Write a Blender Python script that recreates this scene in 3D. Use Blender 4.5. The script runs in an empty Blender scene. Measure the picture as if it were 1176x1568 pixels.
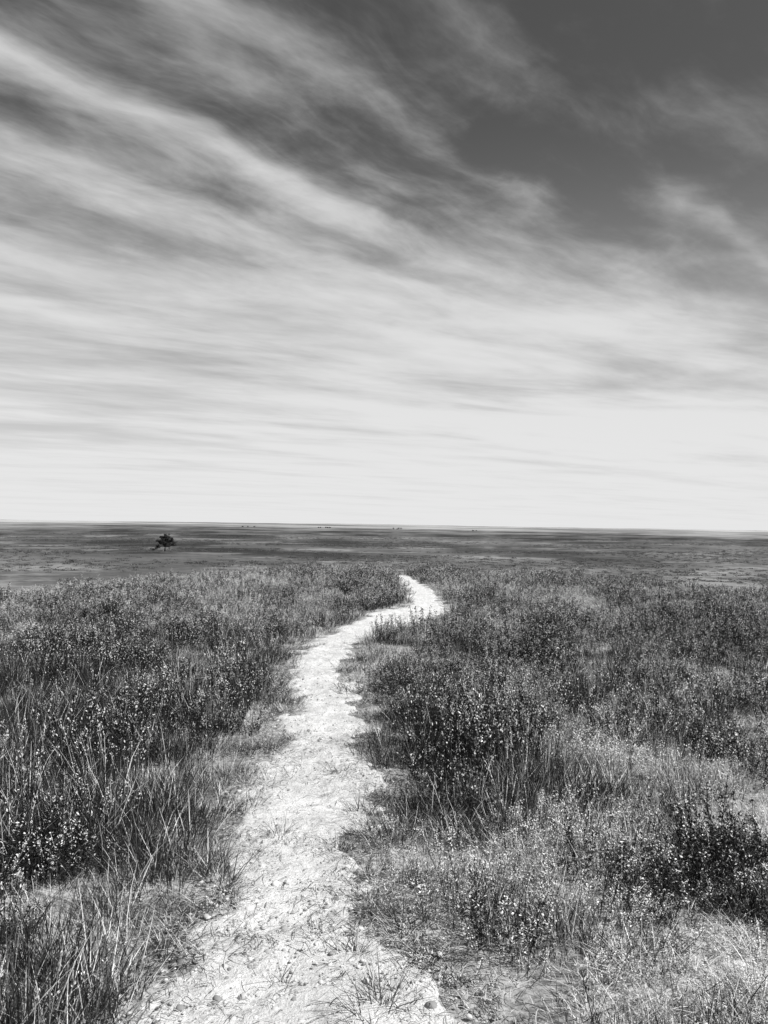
import bpy, math, bmesh
import numpy as np
from mathutils import Vector, Matrix
rng=np.random.default_rng(7)
scene=bpy.context.scene
scene.view_settings.view_transform='Standard'
scene.view_settings.look='None'
scene.view_settings.exposure=0
SUN_EL=50; SUN_AZ=112   # azimuth clockwise from +Y

# ---------------- noise ----------------
_tab=np.random.default_rng(3).random((256,256))
def vn(x,y):
    xi=np.floor(x).astype(int); yi=np.floor(y).astype(int)
    fx=x-xi; fy=y-yi
    fx=fx*fx*(3-2*fx); fy=fy*fy*(3-2*fy)
    a=_tab[xi%256,yi%256]; b=_tab[(xi+1)%256,yi%256]
    c=_tab[xi%256,(yi+1)%256]; d=_tab[(xi+1)%256,(yi+1)%256]
    return (a*(1-fx)+b*fx)*(1-fy)+(c*(1-fx)+d*fx)*fy
def fbm(x,y,o=4):
    s=0;a=.5;t=0
    for i in range(o):
        s=s+a*vn(x*2**i+17.3*i,y*2**i+9.1*i); t+=a; a*=.5
    return s/t
def sstep(a,b,x):
    t=np.clip((x-a)/(b-a),0,1); return t*t*(3-2*t)

# ---------------- terrain ----------------
def crest(x,y):
    k=np.where(x<0,.13,.085)
    xx=np.clip(np.abs(x),0,22)
    yc=31.5-k*xx*xx+2.2*(fbm(x/4.0+60,y*0+3.3,3)-.5)
    raw=y-yc
    nrm=np.sqrt(1+(2*k*xx)**2)
    return raw/(1+(nrm-1)/(1+np.clip(raw,0,None)/14))
def H(x,y):
    x=np.asarray(x,float); y=np.asarray(y,float)
    s=crest(x,y)
    sp=np.where(s>30,s,2.5*np.log1p(np.exp(np.clip(s,-60,30)/2.5)))
    h=-14*(1-np.exp(-sp/50))
    r=np.hypot(x,y)
    h=h+.07*(fbm(x/3.1+5,y/3.1+5,2)-.5)*sstep(1,8,r)
    wgt=sstep(200,600,sp)
    h=h+9.0*(fbm(x/420+3,y/240+8,5)-.5)*wgt
    h=h+95*np.clip(fbm(x/5200+13,y/3800+2,4)-.5,0,1)*sstep(4500,13000,r)
    return h

def mesh_obj(name,verts,faces,mat=None,link=True,smooth=False):
    me=bpy.data.meshes.new(name)
    me.from_pydata([tuple(v) for v in np.asarray(verts).tolist()],[],[tuple(f) for f in (faces.tolist() if hasattr(faces,'tolist') else faces)])
    me.update()
    if mat: me.materials.append(mat)
    if smooth: me.polygons.foreach_set('use_smooth',[True]*len(me.polygons))
    ob=bpy.data.objects.new(name,me)
    if link: scene.collection.objects.link(ob)
    return ob

# ---------------- node helper ----------------
class NT:
    def __init__(s,t): s.t=t; s.n=t.nodes; s.l=t.links
    def new(s,ty,**k):
        n=s.n.new(ty)
        for a,b in k.items(): setattr(n,a,b)
        return n
    def setin(s,sock,v):
        if hasattr(v,'is_output'): s.l.new(v,sock)
        else: sock.default_value=v
    def m(s,op,a,b=0.0,c=None,clamp=False):
        n=s.new('ShaderNodeMath',operation=op,use_clamp=clamp)
        s.setin(n.inputs[0],a); s.setin(n.inputs[1],b)
        if c is not None: s.setin(n.inputs[2],c)
        return n.outputs[0]
    def mr(s,v,a,b,c=0.0,d=1.0,smooth=True):
        n=s.new('ShaderNodeMapRange',interpolation_type='SMOOTHSTEP' if smooth else 'LINEAR')
        s.setin(n.inputs[0],v)
        for i,x in zip((1,2,3,4),(a,b,c,d)): s.setin(n.inputs[i],x)
        return n.outputs[0]
    def noise(s,vec,scale,detail=4,rough=.5,dist=0,dims='3D'):
        n=s.new('ShaderNodeTexNoise',noise_dimensions=dims)
        s.l.new(vec,n.inputs['Vector'])
        n.inputs['Scale'].default_value=scale; n.inputs['Detail'].default_value=detail
        n.inputs['Roughness'].default_value=rough; n.inputs['Distortion'].default_value=dist
        return n.outputs['Fac']
    def mix(s,f,a,b):
        n=s.new('ShaderNodeMix',data_type='FLOAT')
        s.setin(n.inputs[0],f); s.setin(n.inputs[2],a); s.setin(n.inputs[3],b)
        return n.outputs[0]
    def xyz(s,x,y,z=0.0):
        n=s.new('ShaderNodeCombineXYZ')
        for i,v in enumerate((x,y,z)): s.setin(n.inputs[i],v)
        return n.outputs[0]

def newmat(name):
    m=bpy.data.materials.new(name); m.use_nodes=True
    t=NT(m.node_tree); t.n.clear()
    o=t.new('ShaderNodeOutputMaterial')
    b=t.new('ShaderNodeBsdfPrincipled'); b.inputs['Roughness'].default_value=.9
    b.inputs['Specular IOR Level'].default_value=.2
    t.l.new(b.outputs[0],o.inputs[0])
    return m,t,b,o

# ---- ground material
mG,t,b,o=newmat('prairie_ground')
pos=t.new('ShaderNodeNewGeometry').outputs['Position']
sep=t.new('ShaderNodeSeparateXYZ'); t.l.new(pos,sep.inputs[0])
ln=t.new('ShaderNodeVectorMath',operation='LENGTH'); t.l.new(pos,ln.inputs[0]); R=ln.outputs['Value']
n1=t.noise(pos,2.5,5,.6); n2=t.noise(pos,28,4,.65)
soil=t.m('ADD',t.mr(n1,.35,.65,.22,.50),t.mr(n2,.35,.68,-.10,.14))
fl=t.xyz(sep.outputs[0],sep.outputs[1],0.0)
f1=t.noise(fl,.0075,9,.68,0.0); f2=t.noise(fl,.0017,8,.64,0.0); f3=t.noise(fl,.00035,8,.62,0.0)
f4=t.noise(fl,.25,5,.75); f5=t.noise(fl,.014,7,.68)
plain=t.m('ADD',t.mr(f1,.42,.58,.035,.115),t.mr(f2,.42,.6,-.03,.05))
plain=t.m('ADD',plain,t.mr(f4,.40,.60,-.02,.02))
plain=t.m('ADD',plain,t.mr(f5,.53,.60,0.0,.12))
plain=t.m('ADD',plain,t.mr(R,300,430,.08,0.0))
far=t.m('ADD',t.mr(f3,.42,.6,.05,.16),t.mr(f2,.44,.58,-.04,.18))
far=t.m('ADD',far,t.mr(f1,.42,.60,-.04,.09))
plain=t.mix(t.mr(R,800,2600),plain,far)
plain=t.mix(t.mr(R,2000,6000),plain,t.mr(f3,.42,.58,.18,.52))  # distant ground paler towards the horizon: haze painted into the albedo
plain=t.m('MAXIMUM',plain,.022)
c=t.mix(t.mr(R,40,110),soil,plain)
cc=t.xyz(c,c,c); t.l.new(cc,b.inputs['Base Color'])
bp=t.new('ShaderNodeBump'); bp.inputs['Strength'].default_value=.6; bp.inputs['Distance'].default_value=.02
t.l.new(n2,bp.inputs['Height']); t.l.new(bp.outputs[0],b.inputs['Normal'])

# ---- sand path material
mP,t,b,o=newmat('sandy_dirt')
pos=t.new('ShaderNodeNewGeometry').outputs['Position']
n1=t.noise(pos,3,5,.6); n2=t.noise(pos,40,5,.7); n3=t.noise(pos,140,3,.7); n4=t.noise(pos,9,5,.62,.6)
c=t.m('ADD',t.mr(n1,.3,.7,.68,.84),t.mr(n2,.3,.7,-.08,.05))
c=t.m('ADD',c,t.mr(n4,.32,.46,-.18,0.0))
c=t.m('MULTIPLY',c,t.mr(n3,.33,.42,.45,1.0))
t.l.new(t.xyz(c,c,c),b.inputs['Base Color'])
hh=t.m('ADD',n2,t.m('MULTIPLY',n4,2.0)); hh=t.m('ADD',hh,t.m('MULTIPLY',n3,.4))
bp=t.new('ShaderNodeBump'); bp.inputs['Strength'].default_value=1.0; bp.inputs['Distance'].default_value=.013
t.l.new(hh,bp.inputs['Height']); t.l.new(bp.outputs[0],b.inputs['Normal'])

# ---- plant material : per-vertex tone * per-instance tone
def plantmat(name,spec=.35,rough=.45,inst=True):
    m,t,b,o=newmat(name)
    a=t.new('ShaderNodeAttribute',attribute_name='tone')
    v=a.outputs['Fac']
    if inst:
        a2=t.new('ShaderNodeAttribute',attribute_name='itone',attribute_type='INSTANCER')
        v=t.m('MULTIPLY',v,a2.outputs['Fac'])
    v=t.m('MINIMUM',v,.8)
    t.l.new(t.xyz(v,v,v),b.inputs['Base Color']); b.inputs['Roughness'].default_value=rough
    b.inputs['Specular IOR Level'].default_value=spec
    return m
mPlant=plantmat('grass_blades',.35,.4); mLeaf=plantmat('leaves',.4,.38); mTree=plantmat('tree_leaves',.2,.6,False)
mBark,t,b,o=newmat('bark'); 
pos=t.new('ShaderNodeNewGeometry').outputs['Position']; n=t.noise(pos,4,4); v=t.mr(n,.3,.7,.04,.12); t.l.new(t.xyz(v,v,v),b.inputs['Base Color'])
mPeb,t,b,o=newmat('pebble_stone')
a=t.new('ShaderNodeAttribute',attribute_name='itone',attribute_type='INSTANCER'); t.l.new(t.xyz(a.outputs['Fac'],a.outputs['Fac'],a.outputs['Fac']),b.inputs['Base Color'])

# ---------------- ground sheet ----------------
nr=520; na=720
rr=.25*(40000/.25)**(np.arange(nr)/(nr-1)); th=np.arange(na)/na*2*np.pi
RR,TT=np.meshgrid(rr,th,indexing='ij')
X=RR*np.sin(TT); Y=RR*np.cos(TT); Z=H(X,Y)
V=np.stack([X.ravel(),Y.ravel(),Z.ravel()],1); V=np.vstack([V,[0,0,float(H(0.,0.))]])
i=np.arange(nr-1)[:,None]; j=np.arange(na)[None,:]; j2=(j+1)%na
F=np.stack([(i*na+j),(i*na+j2),((i+1)*na+j2),((i+1)*na+j)],-1).reshape(-1,4)[:,::-1]
faces=F.tolist()+[[nr*na,(k+1)%na,k] for k in range(na)]
ground=mesh_obj('prairie_ground',V,faces,mG,smooth=True)

# ---------------- path ----------------
py=np.array([-6,-1,1.5,2.55,2.88,3.26,3.92,4.67,5.62,7.04,8.99,10.6,11.6,12.6,14.3,16.1,19.3,22.7,27,34,45])
pL=np.array([-.5,-.8,-.85,-.82,-.72,-.64,-.66,-.80,-.70,-.80,-1.05,-.92,-.72,-.5,-.1,.66,.62,.56,.3,.2,.4])
pR=np.array([.1,.2,.35,.34,.14,-.08,-.13,.0,-.15,-.23,-.40,-.44,-.08,.38,1.0,1.22,1.18,1.05,.8,.7,.9])
def edges(y): return np.interp(y,py,pL),np.interp(y,py,pR)
def pathd(x,y):
    l,r=edges(y); return np.maximum(l-x,x-r)
def pathn(x,y): # ragged distance
    return pathd(x,y)+.42*(fbm(x*4.5,y*4.5,4)-.5)+.26*(fbm(x*1.7+5,y*1.7,2)-.5)
ystep=np.concatenate([np.arange(-4,10,.022),np.arange(10,40,.06)])
nu=50
U=np.linspace(0,1,nu)
l,r=edges(ystep)
l=l-.26; r=r+.26
PX=l[:,None]+(r-l)[:,None]*U[None,:]; PY=np.repeat(ystep[:,None],nu,1)
d=pathn(PX,PY)
bump=.024*(fbm(PX*7,PY*7,4)-.5)+.012*(vn(PX*31,PY*31)-.5)
edge=np.clip(-d/.06,-1,1)
edge[:,0]=-1; edge[:,-1]=-1
PZ=H(PX,PY)+.014+bump*sstep(.05,-.05,d)+np.where(edge<0,edge*.05,0)
V=np.stack([PX.ravel(),PY.ravel(),PZ.ravel()],1)
n0=len(ystep)
i=np.arange(n0-1)[:,None]; j=np.arange(nu-1)[None,:]
F=np.stack([i*nu+j,i*nu+j+1,(i+1)*nu+j+1,(i+1)*nu+j],-1).reshape(-1,4)
path=mesh_obj('dirt_path',V,F,mP,smooth=True)

# ---------------- plant sources ----------------
def set_tone(ob,tone):
    at=ob.data.attributes.new('tone','FLOAT','POINT'); at.data.foreach_set('value',np.asarray(tone,dtype=np.float32))
def blades(n,rad,h0,h1,w,lean0,lean1,curv,t0,t1,segs=3,rg=rng,pale=0.0):
    a=rg.random(n)*2*np.pi; rd=rad*np.sqrt(rg.random(n))
    bx=rd*np.cos(a); by=rd*np.sin(a)
    az=a+rg.normal(0,.9,n); h=rg.uniform(h0,h1,n); lean=rg.uniform(lean0,lean1,n)
    cv=rg.uniform(-.2,1,n)*curv; wd=w*rg.uniform(.6,1.3,n)
    fa=az+np.pi/2+rg.normal(0,.6,n)
    tone=rg.uniform(t0,t1,n); pm=rg.random(n)<pale; tone[pm]=rg.uniform(.5,.8,pm.sum())
    vs=[];ts=[]
    x=bx.copy();y=by.copy();z=np.full(n,-.015)
    for k in range(segs+1):
        f=k/segs; ang=lean+cv*f
        ww=wd*(1-f**1.6)*.5+.0002
        vs.append(np.stack([x-ww*np.cos(fa),y-ww*np.sin(fa),z],1)); vs.append(np.stack([x+ww*np.cos(fa),y+ww*np.sin(fa),z],1))
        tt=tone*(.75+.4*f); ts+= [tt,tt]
        st=h/segs
        x=x+st*np.sin(ang)*np.cos(az); y=y+st*np.sin(ang)*np.sin(az); z=z+st*np.cos(ang)
    V=np.concatenate(vs); T=np.concatenate(ts)
    F=[]
    I=np.arange(n)
    for k in range(segs):
        F.append(np.stack([2*k*n+I,(2*k+1)*n+I,(2*k+3)*n+I,(2*k+2)*n+I],1))
    return V,np.concatenate(F),T
def merge(parts):
    Vs=[];Fs=[];Ts=[];o=0
    for V,F,T in parts: Vs.append(V);Fs.append(F+o);Ts.append(T);o+=len(V)
    return np.concatenate(Vs),np.concatenate(Fs),np.concatenate(Ts)
def leaves(c,dirv,L,W,tone,rg=rng):
    n=len(c); dirv=dirv/np.linalg.norm(dirv,axis=1,keepdims=True)
    r=rg.normal(size=(n,3)); s=np.cross(dirv,r); s/=np.linalg.norm(s,axis=1,keepdims=True)
    L=np.broadcast_to(L,(n,))[:,None];W=np.broadcast_to(W,(n,))[:,None]
    nn=np.cross(s,dirv)
    V=np.concatenate([c,c+dirv*L*.5+s*W*.5-nn*L*.06,c+dirv*L,c+dirv*L*.5-s*W*.5-nn*L*.06])
    I=np.arange(n); return V,np.stack([I,n+I,2*n+I,3*n+I],1),np.tile(tone,4)
def forb(h,ns,rad,t0,t1,top,Ls=(.008,.019),Wr=.42,bright=.25,dens=230):
    parts=[]
    for s in range(ns):
        a=rng.random()*6.28; rd=rad*math.sqrt(rng.random()); hh=h*rng.uniform(.55,1.2)
        ln=rng.uniform(.05,.6); cv=rng.uniform(-.3,.3); az=a+rng.normal(0,.6)
        pts=[];x=rd*math.cos(a);y=rd*math.sin(a);z=-.01;K=5
        for k in range(K+1):
            pts.append((x,y,z)); g=ln+cv*k/K
            x+=hh/K*math.sin(g)*math.cos(az); y+=hh/K*math.sin(g)*math.sin(az); z+=hh/K*math.cos(g)
        P=np.array(pts); w=.0013
        for ax in ((1,0,0),(0,1,0)):
            A=np.array(ax)*w; I=np.arange(K)
            V=np.concatenate([P-A,P+A]); F=np.stack([I,I+K+1,I+K+2,I+1],1)
            parts.append((V,F,np.full(len(V),rng.uniform(t0,t1))))
        nl=int(hh*dens); u=rng.uniform(.12,1,nl)*K; i0=np.minimum(u.astype(int),K-1); f=(u-i0)[:,None]
        c=P[i0]*(1-f)+P[i0+1]*f+rng.normal(0,.008,(nl,3))
        dv=rng.normal(size=(nl,3)); dv[:,2]=np.abs(dv[:,2])*.7+.5
        tn=rng.uniform(t0,t1,nl); bm_=(rng.random(nl)<bright*(u/K)**1.5*1.7); tn[bm_]=rng.uniform(.4,.85,bm_.sum())  # pale leaves, more towards stem tops; their tone also carries painted highlights
        parts.append(leaves(c,dv,rng.uniform(*Ls,nl),rng.uniform(*Ls,nl)*Wr,tn))
        if rng.random()<top:
            nf=int(rng.integers(8,18)); c=P[-1]+rng.normal(0,.009,(nf,3))*np.array([1,1,1.7])
            dv=rng.normal(size=(nf,3)); dv[:,2]+=.6
            parts.append(leaves(c,dv,rng.uniform(.006,.012,nf),rng.uniform(.004,.008,nf),rng.uniform(.5,.9,nf)))
    return merge(parts)
def seedgrass(n,h,t0,t1):
    parts=[blades(n,.06,h*.6,h*1.1,.0020,.02,.4,.4,t0,t1,4)]
    V,F,T=parts[0]; tips=V[-2*n:-n]
    for p in tips:
        nf=9; u=rng.random(nf)[:,None]
        c=p+np.array([0,0,-.045])*u+rng.normal(0,.003,(nf,3))
        dv=rng.normal(size=(nf,3))*.4; dv[:,2]+=1
        parts.append(leaves(c,dv,np.full(nf,.009),np.full(nf,.0035),rng.uniform(.45,.8,nf)))
    return merge(parts)

src=bpy.data.collections.new('plant_sources')
groups={}; cnt=0
def addsrc(kind,data,mat):
    global cnt
    V,F,T=data; ob=mesh_obj('%03d_%s'%(cnt,kind),V,F,mat,link=False); set_tone(ob,T)
    src.objects.link(ob); groups.setdefault(kind,[]).append(cnt); cnt+=1
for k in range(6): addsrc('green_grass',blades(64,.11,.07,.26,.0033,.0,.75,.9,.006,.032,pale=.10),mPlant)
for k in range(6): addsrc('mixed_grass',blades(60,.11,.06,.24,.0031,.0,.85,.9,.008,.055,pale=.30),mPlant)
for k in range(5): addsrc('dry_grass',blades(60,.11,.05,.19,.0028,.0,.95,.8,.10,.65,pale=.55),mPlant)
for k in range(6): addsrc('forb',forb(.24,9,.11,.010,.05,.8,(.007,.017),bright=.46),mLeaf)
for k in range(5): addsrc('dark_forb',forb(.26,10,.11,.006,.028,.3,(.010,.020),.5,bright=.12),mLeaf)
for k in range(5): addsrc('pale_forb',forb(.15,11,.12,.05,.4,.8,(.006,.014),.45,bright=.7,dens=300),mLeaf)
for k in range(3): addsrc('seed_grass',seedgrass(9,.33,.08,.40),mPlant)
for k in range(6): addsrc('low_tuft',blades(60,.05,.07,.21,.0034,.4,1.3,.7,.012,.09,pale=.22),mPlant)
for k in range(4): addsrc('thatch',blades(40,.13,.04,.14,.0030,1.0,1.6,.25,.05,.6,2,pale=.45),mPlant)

def scatter(name,P,rot,scl,idx,tone,col):
    me=bpy.data.meshes.new(name); me.vertices.add(len(P)); me.vertices.foreach_set('co',P.astype(np.float32).ravel())
    for nm,ty,val,key in (('rot','FLOAT_VECTOR',rot,'vector'),('scl','FLOAT_VECTOR',scl,'vector'),('idx','INT',idx,'value'),('itone','FLOAT',tone,'value')):
        a=me.attributes.new(nm,ty,'POINT'); a.data.foreach_set(key,(val.astype(np.int32) if ty=='INT' else val.astype(np.float32)).ravel())
    ob=bpy.data.objects.new(name,me); scene.collection.objects.link(ob)
    ng=bpy.data.node_groups.new(name+'_scatter','GeometryNodeTree')
    ng.interface.new_socket('Geometry',in_out='INPUT',socket_type='NodeSocketGeometry')
    ng.interface.new_socket('Geometry',in_out='OUTPUT',socket_type='NodeSocketGeometry')
    N=ng.nodes; L=ng.links
    gi=N.new('NodeGroupInput'); go=N.new('NodeGroupOutput'); ip=N.new('GeometryNodeInstanceOnPoints')
    ci=N.new('GeometryNodeCollectionInfo'); ci.inputs['Collection'].default_value=col
    ci.inputs['Separate Children'].default_value=True; ci.inputs['Reset Children'].default_value=True
    def na_(nm,ty):
        n=N.new('GeometryNodeInputNamedAttribute'); n.data_type=ty; n.inputs['Name'].default_value=nm
        return n.outputs['Attribute']
    L.new(gi.outputs[0],ip.inputs['Points']); L.new(ci.outputs[0],ip.inputs['Instance'])
    ip.inputs['Pick Instance'].default_value=True
    L.new(na_('idx','INT'),ip.inputs['Instance Index'])
    er=N.new('FunctionNodeEulerToRotation'); L.new(na_('rot','FLOAT_VECTOR'),er.inputs[0]); L.new(er.outputs[0],ip.inputs['Rotation'])
    L.new(na_('scl','FLOAT_VECTOR'),ip.inputs['Scale']); L.new(ip.outputs[0],go.inputs[0])
    md=ob.modifiers.new('scatter','NODES'); md.node_group=ng
    return ob

# ---------------- vegetation distribution ----------------
def cand(y0,y1,dens):
    w=lambda y:2.2+.56*np.maximum(y,0)
    W=w(y1); n=int((y1-y0)*2*W*dens)
    x=rng.uniform(-W,W,n); y=rng.uniform(y0,y1,n); k=np.abs(x)<w(y)
    return x[k],y[k]
xs=[];ys=[]
for y0,y1,dn in ((-.6,1.6,12),(1.6,4.6,110),(4.6,8,76),(8,14,50),(14,24,32),(24,39,19)):
    a,b_=cand(y0,y1,dn); xs.append(a); ys.append(b_)
x=np.concatenate(xs);y=np.concatenate(ys)
def g(cx,cy,sx,sy): return np.exp(-((x-cx)/sx)**2-((y-cy)/sy)**2)
big=fbm(x*.55+2,y*.4+7,3); mid=fbm(x*1.6+31,y*1.3+3,3); fine=fbm(x*4+11,y*4+5,3)
d=pathn(x,y)
dry=.29+(big-.5)*.9+(mid-.5)*1.3+(fine-.5)*1.0+.75*g(1.8,4.8,1.0,1.0)+.80*g(1.2,2.8,1.0,.7)+.35*g(2.6,6.2,1.0,1.5)
dry+= .15*sstep(.3,0,d)+.12*g(1.2,9,1.2,3)+.10*g(-1.3,2.6,.6,.5)-.12*sstep(9,14,y)
dry-= .70*g(-2.8,6.5,2.0,3.6)+.6*g(.65,5.3,.5,.8)+1.0*g(1.48,3.75,.36,.32)+.5*g(.40,3.2,.2,.3)+.5*g(4.2,9.5,2.5,3)+.4*g(-1.2,3.7,.25,.3)+.3*g(.2,7.,.5,1.2)+.35*g(-1.6,3.6,.7,.8)
fo=.32+(fbm(x*1.1+50,y*.8+20,3)-.5)*1.9+.45*sstep(8,15,y)+.5*g(.65,5.3,.5,.8)+.8*g(1.48,3.75,.42,.36)+.3*g(.40,3.2,.2,.3)-.5*g(-2.6,5.5,1.8,2.0)+.3*g(1.0,8,.8,2)-.1*g(1.7,4.6,.9,.7)-.45*g(-1.7,3.6,1.1,1.3)-.5*g(.3,4.1,.5,.5)
nn=len(x)
u=rng.random(nn); q=dry+rng.normal(0,.16,nn)
kind=np.where(q>.58,'dry_grass',np.where(q>.26,'mixed_grass','green_grass')).astype(object)
isf=u<np.clip(fo,0,.9)
qq=q[isf]+rng.normal(0,.12,isf.sum())
kind[isf]=np.where(qq<.20,'dark_forb',np.where(qq<.50,'forb','pale_forb'))
pf=(q>.6)&(rng.random(nn)<.45); kind[pf]='pale_forb'
kind[(rng.random(nn)<.06)&(y>1)]='seed_grass'
hs=.40+1.0*sstep(.25,.75,.5*fbm(x*.9+4,y*.9+40,3)+.5*fbm(x*2.2+8,y*2.2+40,2))
hs=hs+.15*sstep(9,16,y)+.12*sstep(18,26,y)
hs*= .45+.55*sstep(0,.45,d)
hs*= 1-.22*g(1.6,4.3,1.2,1.2)-.15*g(1.1,2.8,.8,.6)-.10*g(-1.2,3,.9,.8)+.12*g(-2.8,6,2,3)+.45*g(1.48,3.75,.4,.36)+.25*g(.65,5.3,.5,.8)+.15*g(.40,3.2,.2,.3)
low=(d<.15)&(rng.random(nn)<.8); kind[low]='low_tuft'
bare=np.zeros(nn)
for cx,cy,r_ in ((-1.25,4.8,.17),(-1.15,3.55,.19),(-1.35,2.75,.14),(.42,2.55,.18),(-.95,5.2,.12),(.15,4.9,.1),(-1.05,6.3,.12),(.75,6.6,.15),(1.3,5.2,.12),(.55,3.9,.10)):
    bare=np.maximum(bare,g(cx,cy,r_,r_*1.4))
open_=sstep(.33,.50,fine*.6+fbm(x*1.9+77,y*1.9+13,3)*.4)
flo=.42+.34*sstep(5.5,4.,y)
pk=sstep(-.04,.13,d)*(1-.95*bare)*(flo+(1-flo)*open_)
pk=np.maximum(pk,.050*(fine>.46)*(d>-.32)*(y<9))
keep=rng.random(nn)<pk
keep&=~((d<-.08)&(kind!='low_tuft'))
x,y,kind,hs,dry,d=[a[keep] for a in (x,y,kind,hs,dry,d)]
inp=d<-.02; hs[inp]*=rng.uniform(.4,1.1,inp.sum())
ex=[(-.51,4.08,.75),(-.74,3.62,1.5),(-.70,3.55,1.3),(-.8,3.7,1.5),(0.0,2.62,1.0),(.05,2.7,.9),(-.05,2.55,.8),(-.35,2.75,.5),(-.3,4.7,.6),(-.2,3.9,.8),(-.75,4.45,.8),(-.25,5.1,.8),(-.1,4.4,1.0),(-.55,5.05,.6),(-.02,4.15,1.1),(-.1,2.95,.7),(-.22,3.1,.5),(.12,3.15,1.0),(-.68,4.9,.9),(-.15,5.45,.9),(-.6,2.95,.6)]
x=np.concatenate([x,[e[0] for e in ex]]);y=np.concatenate([y,[e[1] for e in ex]])
kind=np.concatenate([kind,np.array(['low_tuft']*len(ex),dtype=object)]); hs=np.concatenate([hs,[e[2] for e in ex]]); dry=np.concatenate([dry,[.3]*len(ex)])
tx,ty=cand(1.6,9,38); td=pathn(tx,ty)
k=(rng.random(len(tx))<sstep(-.08,.12,td)*.9+.015); tx,ty=tx[k],ty[k]
x=np.concatenate([x,tx]);y=np.concatenate([y,ty]);kind=np.concatenate([kind,np.array(['thatch']*len(tx),dtype=object)])
hs=np.concatenate([hs,rng.uniform(.7,1.2,len(tx))]); dry=np.concatenate([dry,np.full(len(tx),.5)])
n=len(x)
idx=np.array([groups[k][rng.integers(len(groups[k]))] for k in kind])
P=np.stack([x,y,H(x,y)],1)
rot=np.stack([rng.normal(0,.12,n),rng.normal(0.02,.12,n),rng.random(n)*6.283],1)
s=hs*rng.uniform(.75,1.25,n); wide=rng.uniform(.85,1.2,n)*(.70+.35*s)
wide*=1+.35*sstep(10,25,y)
scl=np.stack([wide,wide,s],1)
tone=rng.uniform(.65,1.5,n)*(.6+1.0*fbm(x*.7+9,y*.7+70,3))
tone*=1+.15*sstep(9,17,y)+.2*np.exp(-((x-1.5)/1.3)**2-((y-3.6)/1.8)**2)
grass=scatter('prairie_grass',P,rot,scl,idx,tone,src)
print('CLUMPS',n)

# ---------------- scrub on the plain ----------------
scr=bpy.data.collections.new('scrub_sources')
for k in range(4):
    m=46; c=rng.normal(size=(m,3))*np.array([.5,.5,.16])+np.array([0,0,.22]); c[:,2]=np.abs(c[:,2])
    V,F,T=leaves(c,rng.normal(size=(m,3)),rng.uniform(.25,.5,m),rng.uniform(.15,.3,m),rng.uniform(.03,.09,m)*rng.choice([1,1,1,2],m))
    ob=mesh_obj('%d_scrub'%k,V,F,mLeaf,link=False); set_tone(ob,T); scr.objects.link(ob)
ns=20000
rr_=np.sqrt(rng.uniform(130**2,1100**2,ns)); rr_=np.where(rng.random(ns)<.35,rng.uniform(250,900,ns),rr_)
aa=rng.uniform(-.62,.62,ns); sx=rr_*np.sin(aa); sy=rr_*np.cos(aa)
kp=rng.random(ns)<sstep(.40,.62,fbm(sx/90+3,sy/55+9,4))+.05
sx,sy=sx[kp],sy[kp]; ns=len(sx)
ss=rng.uniform(.4,1.3,ns)
scatter('scrubland_brush',np.stack([sx,sy,H(sx,sy)-.08],1),np.stack([np.zeros(ns),np.zeros(ns),rng.random(ns)*6.28],1),np.stack([ss*1.3,ss*1.3,ss*.7],1),rng.integers(0,4,ns),rng.uniform(.8,1.6,ns),scr)

# ---------------- straw litter & pebbles ----------------
lit=bpy.data.collections.new('litter_sources')
for k in range(4):
    m=9; parts=[]
    for q in range(m):
        a=rng.random()*3.14; L=rng.uniform(.02,.10); p=rng.normal(0,.06,2); w=.0011; cv=rng.normal(0,.15)
        pts=np.array([[p[0]+math.cos(a+cv*t_)*L*(t_-.5),p[1]+math.sin(a+cv*t_)*L*(t_-.5),.006+.006*math.sin(3.14*t_)] for t_ in (0,.33,.66,1)])
        nx=np.array([-math.sin(a),math.cos(a),0])*w; I=np.arange(3)
        V=np.concatenate([pts-nx,pts+nx]); parts.append((V,np.stack([I,I+4,I+5,I+1],1),np.full(8,rng.choice([.03,.07,.15,.6]))))
    V,F,T=merge(parts); ob=mesh_obj('%d_straw'%k,V,F,mPlant,link=False); set_tone(ob,T); lit.objects.link(ob)
ly=np.concatenate([rng.uniform(1.2,6,1300),rng.uniform(6,14,500)]); l,r=edges(ly); lx=l-.3+(r-l+.6)*rng.random(len(ly)); n=len(lx)
kk=rng.random(n)<.25+.6*sstep(-.25,.05,pathd(lx,ly)); lx,ly=lx[kk],ly[kk]; n=len(lx)
scatter('straw_litter',np.stack([lx,ly,H(lx,ly)+.014],1),np.stack([np.zeros(n),np.zeros(n),rng.random(n)*6.28],1),np.repeat(rng.uniform(.6,1.3,n)[:,None],3,1),rng.integers(0,4,n),np.ones(n),lit)
peb=bpy.data.collections.new('pebble_sources')
for k in range(4):
    bm=bmesh.new(); bmesh.ops.create_icosphere(bm,subdivisions=2,radius=1)
    for v in bm.verts:
        v.co*=1+.28*(float(vn(np.array(v.co.x*1.3+k*7+20),np.array(v.co.y*1.3+v.co.z+20)))-.5)*2
        v.co.z*=.6
    me=bpy.data.meshes.new('%d_pebble'%k); bm.to_mesh(me); bm.free(); me.materials.append(mPeb)
    me.polygons.foreach_set('use_smooth',[True]*len(me.polygons))
    ob=bpy.data.objects.new('%d_pebble'%k,me); peb.objects.link(ob)
ly=np.concatenate([rng.uniform(1.2,3.6,4200),rng.uniform(3.6,9,3000)]); l,r=edges(ly); lx=l-.15+(r-l+.3)*rng.random(len(ly)); n=len(lx)
sz=.0034*np.exp(rng.normal(0,.55,n))
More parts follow.
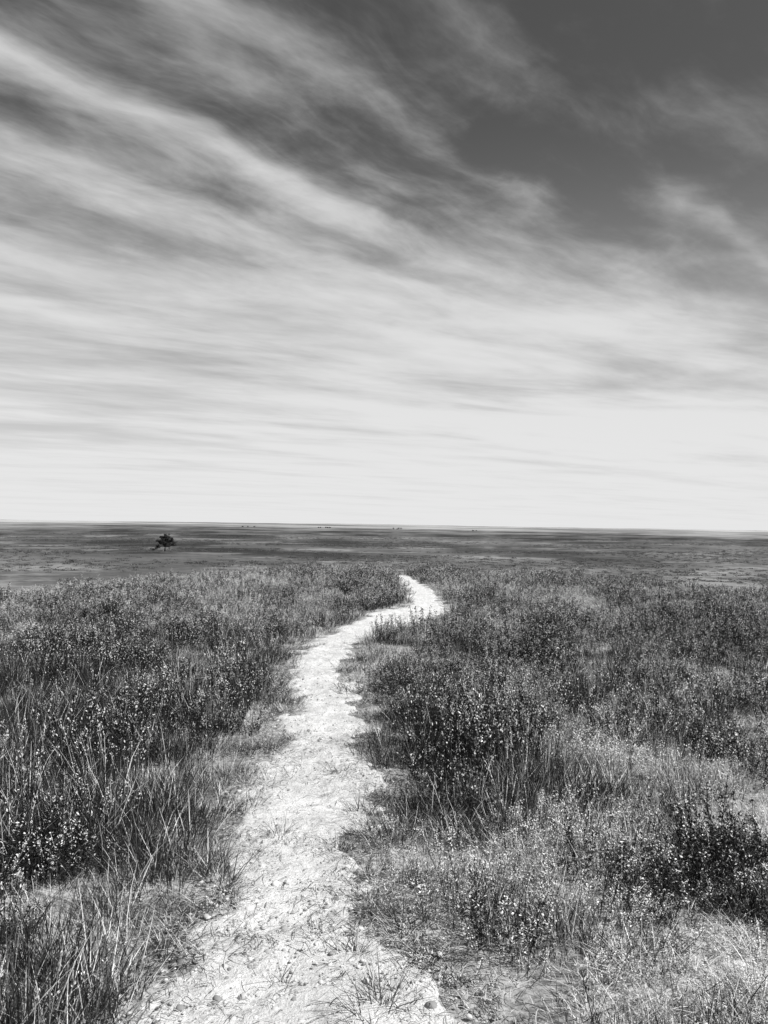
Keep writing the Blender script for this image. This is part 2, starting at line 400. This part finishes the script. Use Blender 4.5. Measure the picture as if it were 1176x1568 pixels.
scatter('path_gravel',np.stack([lx,ly,H(lx,ly)+.014],1),np.stack([rng.normal(0,.2,n),rng.normal(0,.2,n),rng.random(n)*6.28],1),np.stack([sz*rng.uniform(.8,1.5,n),sz,sz],1),rng.integers(0,4,n),rng.uniform(.2,.8,n),peb)

# ---------------- lone tree ----------------
def tube(p0,p1,r0,r1,k=7):
    p0=np.array(p0,float);p1=np.array(p1,float);dd=p1-p0;dd/=np.linalg.norm(dd)
    a=np.cross(dd,[.3,.9,.1]);a/=np.linalg.norm(a);b2=np.cross(dd,a)
    an=np.arange(k)/k*2*np.pi; ring=np.cos(an)[:,None]*a+np.sin(an)[:,None]*b2
    V=np.concatenate([p0+ring*r0,p1+ring*r1]); I=np.arange(k)
    return V,np.stack([I,(I+1)%k,(I+1)%k+k,I+k],1),np.zeros(2*k)
def tree(name,X,Yp,clumps,trunk,nl=420,Lz=.5,tr=.35,scale=1.0):
    root=bpy.data.objects.new(name,None); scene.collection.objects.link(root)
    root.location=(X,Yp,float(H(X,Yp))-.1); root.scale=(scale,)*3
    parts=[tube((0,0,0),(trunk[0]*.5,0,trunk[2]*.5),tr,tr*.8),tube((trunk[0]*.5,0,trunk[2]*.5),trunk,tr*.8,tr*.6)]
    for (cx,cy,cz,rad,rz) in clumps:
        mid_=((cx+trunk[0])/2+rng.normal(0,.2),(cy+trunk[1])/2,(cz+trunk[2])/2-.2)
        parts+= [tube(trunk,mid_,tr*.5,tr*.3,5),tube(mid_,(cx,cy,cz),tr*.3,tr*.1,5)]
        for q in range(3):
            e=np.array((cx,cy,cz))+rng.normal(0,.5,3)*rad; parts.append(tube(mid_,e,tr*.18,.03,4))
    V,F,T=merge(parts); w=mesh_obj('trunk_and_limbs',V,F,mBark); w.parent=root
    parts=[]
    for (cx,cy,cz,rad,rz) in clumps:
        m=int(nl*rad*rad/2); sub=rng.normal(size=(9,3)); sub/=np.linalg.norm(sub,axis=1,keepdims=True); sub*=rng.uniform(.4,1.,(9,1))
        c0=sub[rng.integers(0,9,m)]+rng.normal(0,.20,(m,3))
        c=c0*np.array([rad,rad,rz])+np.array([cx,cy,cz])
        parts.append(leaves(c,rng.normal(size=(m,3)),rng.uniform(.25,.5,m)*Lz*1.6,rng.uniform(.2,.35,m)*Lz*1.6,rng.uniform(.02,.05,m)*(.8+.4*rng.random())))
    V,F,T=merge(parts); lf=mesh_obj('foliage',V,F,mTree); set_tone(lf,T); lf.parent=root
tree('cottonwood_tree',-118,430,[(-2.8,0,4.6,1.6,1.3),(-.9,.5,6.4,1.8,1.5),(1.2,-.4,7.9,1.5,1.4),(2.9,.3,5.9,1.8,1.4),(.6,0,4.2,2.0,1.5),(4.2,0,3.6,1.4,1.2),(-3.7,0,2.4,1.2,1.0),(.2,1.6,5.6,1.7,1.4),(0,-1.5,4.9,1.7,1.5),(1.9,-.8,2.9,1.4,1.0)],(.2,0,2.2),750,scale=1.06)
tree('shrub',-124.2,429,[(-.4,0,1.0,1.3,.9),(.9,.2,1.3,1.2,.9)],(0,0,.5),300,.45,.12)

# distant shelterbelt trees: one mass
parts=[]
for cx,cy,wid,nn,hh in ((-215,2900,26,7,7),(45,2700,14,4,6),(300,2600,16,3,5),(-560,3300,30,5,6)):
    for q in range(nn):
        X=cx+rng.uniform(-wid,wid);Yp=cy+rng.uniform(-20,20); z=float(H(X,Yp)); h_=hh*rng.uniform(.5,1.1); m=70
        parts.append(tube((X,Yp,z-.3),(X,Yp,z+h_*.5),.3,.15,5))
        c=rng.normal(size=(m,3))*np.array([h_*.26,h_*.26,h_*.2])+np.array([X,Yp,z+h_*.58])
        parts.append(leaves(c,rng.normal(size=(m,3)),rng.uniform(1.2,2.2,m),rng.uniform(.8,1.4,m),rng.uniform(.03,.06,m)))
V,F,T=merge(parts); ob=mesh_obj('distant_trees',V,F,mTree); T[T==0]=.05; set_tone(ob,T)

# ---------------- sky ----------------
w=bpy.data.worlds.new('World'); scene.world=w; w.use_nodes=True
t=NT(w.node_tree); t.n.clear()
out=t.new('ShaderNodeOutputWorld'); bg=t.new('ShaderNodeBackground'); t.l.new(bg.outputs[0],out.inputs[0])
sky=t.new('ShaderNodeTexSky',sky_type='NISHITA'); sky.sun_disc=False
sky.sun_elevation=math.radians(SUN_EL); sky.sun_rotation=math.radians(SUN_AZ)
sc=t.new('ShaderNodeSeparateColor'); t.l.new(sky.outputs[0],sc.inputs[0]); red=sc.outputs[0]
tc=t.new('ShaderNodeTexCoord'); sp_=t.new('ShaderNodeSeparateXYZ'); t.l.new(tc.outputs['Generated'],sp_.inputs[0])
dx,dy,dz=sp_.outputs
dz=t.m('MAXIMUM',dz,0.0)
inv=t.m('DIVIDE',1.0,t.m('ADD',dz,.04))
pxx=t.m('MULTIPLY',dx,inv); pyy=t.m('MULTIPLY',dy,inv)
def rotc(deg):
    s_=math.sin(math.radians(deg)); c_=math.cos(math.radians(deg))
    return (t.m('ADD',t.m('MULTIPLY',pxx,s_),t.m('MULTIPLY',pyy,c_)), t.m('SUBTRACT',t.m('MULTIPLY',pxx,c_),t.m('MULTIPLY',pyy,s_)))
uu,vv=rotc(45)
wn=t.noise(t.xyz(t.m('MULTIPLY',uu,.8),t.m('MULTIPLY',vv,.9),0.0),1.0,2,.5)
wf=t.noise(t.xyz(t.m('MULTIPLY',uu,1.6),t.m('MULTIPLY',vv,2.2),3.0),1.5,3,.5)
vw=t.m('ADD',vv,t.m('MULTIPLY',t.m('SUBTRACT',wn,.5),.32)); vw=t.m('ADD',vw,t.m('MULTIPLY',t.m('SUBTRACT',wf,.5),.22))
def gau(v,c,s):
    e_=t.m('DIVIDE',t.m('SUBTRACT',v,c),s); return t.m('EXPONENT',t.m('MULTIPLY',t.m('MULTIPLY',e_,e_),-1.0))
den=t.mr(vw,-.85,-2.1,.07,.49)
den=t.m('ADD',den,t.m('MULTIPLY',t.m('MULTIPLY',gau(vw,-1.70,.07),t.mr(uu,2.7,1.0)),.38))
den=t.m('SUBTRACT',den,t.m('MULTIPLY',t.m('MULTIPLY',gau(vw,-1.90,.08),t.mr(uu,2.8,1.7)),.24))
den=t.m('ADD',den,t.m('MULTIPLY',t.m('MULTIPLY',gau(vw,-1.25,.05),t.mr(uu,2.2,1.5)),.20))
den=t.m('ADD',den,t.m('MULTIPLY',t.m('MULTIPLY',gau(vw,-.93,.05),t.mr(uu,1.2,2.0)),.22))
den=t.m('ADD',den,t.m('MULTIPLY',t.m('MULTIPLY',gau(vw,-.90,.05),t.mr(uu,1.6,1.2)),.22))
den=t.m('ADD',den,t.m('MULTIPLY',gau(vw,-2.1,.14),.12))
s1=t.noise(t.xyz(t.m('MULTIPLY',uu,.65),t.m('MULTIPLY',vw,2.2),1.0),1.3,5,.52)
s2=t.noise(t.xyz(t.m('MULTIPLY',uu,1.6),t.m('MULTIPLY',vw,6.5),5.0),1.6,5,.62)
s3=t.noise(t.xyz(t.m('MULTIPLY',uu,1.4),t.m('MULTIPLY',vv,1.9),9.0),1.7,6,.62,.3)
hi=t.m('ADD',t.m('MULTIPLY',t.m('SUBTRACT',s1,.5),1.0),t.m('ADD',t.m('MULTIPLY',t.m('SUBTRACT',s2,.5),.40),t.m('MULTIPLY',t.m('SUBTRACT',s3,.5),1.0)))
hi=t.m('MULTIPLY',hi,t.mr(vw,-.8,-1.4,.75,1.0))
u2,v2=rotc(64)
l1=t.noise(t.xyz(t.m('MULTIPLY',u2,.30),t.m('MULTIPLY',v2,.80),21.0),1.2,5,.55,.4)
l2=t.noise(t.xyz(t.m('MULTIPLY',u2,.7),t.m('MULTIPLY',v2,1.8),31.0),1.2,5,.58,.4)
lo=t.m('ADD',t.m('ADD',.12,t.m('MULTIPLY',t.m('SUBTRACT',l1,.5),2.2)),t.m('MULTIPLY',t.m('SUBTRACT',l2,.5),1.2))
den=t.m('ADD',den,t.mix(t.mr(dz,.40,.18),hi,t.m('ADD',t.m('MULTIPLY',hi,.35),lo)))
den=t.m('ADD',den,t.mr(uu,2.1,3.6,-.01,.22))
den=t.mr(den,-.02,1.05,0,1)
hz=t.m('SUBTRACT',1.0,t.m('DIVIDE',dz,.48),clamp=True); hz=t.m('POWER',hz,1.9)
clear=t.mix(hz,t.m('MULTIPLY',red,.72),7.8)
cl=t.mix(t.mr(dz,0.0,.4),8.0,7.0)
lum=t.mix(den,clear,cl)
t.l.new(t.xyz(lum,lum,lum),bg.inputs[0]); bg.inputs[1].default_value=.1

# ---------------- sun ----------------
sd=bpy.data.lights.new('sun','SUN'); sd.energy=5.0; sd.angle=math.radians(.5); sd.color=(1,.995,.985)
so=bpy.data.objects.new('sun',sd); scene.collection.objects.link(so)
e=math.radians(SUN_EL);a=math.radians(SUN_AZ)
S=Vector((math.sin(a)*math.cos(e),math.cos(a)*math.cos(e),math.sin(e)))
so.rotation_euler=S.to_track_quat('Z','Y').to_euler(); so.location=S*50

# ---------------- camera ----------------
cd=bpy.data.cameras.new('camera'); co=bpy.data.objects.new('camera',cd); scene.collection.objects.link(co)
cd.sensor_fit='VERTICAL'; cd.sensor_height=36; cd.lens=28; cd.clip_start=.05; cd.clip_end=100000
co.matrix_world=Matrix.Translation((0,0,1.6))@Matrix.Rotation(math.radians(90+.94),4,'X')@Matrix.Rotation(math.radians(.78),4,'Z')
scene.camera=co
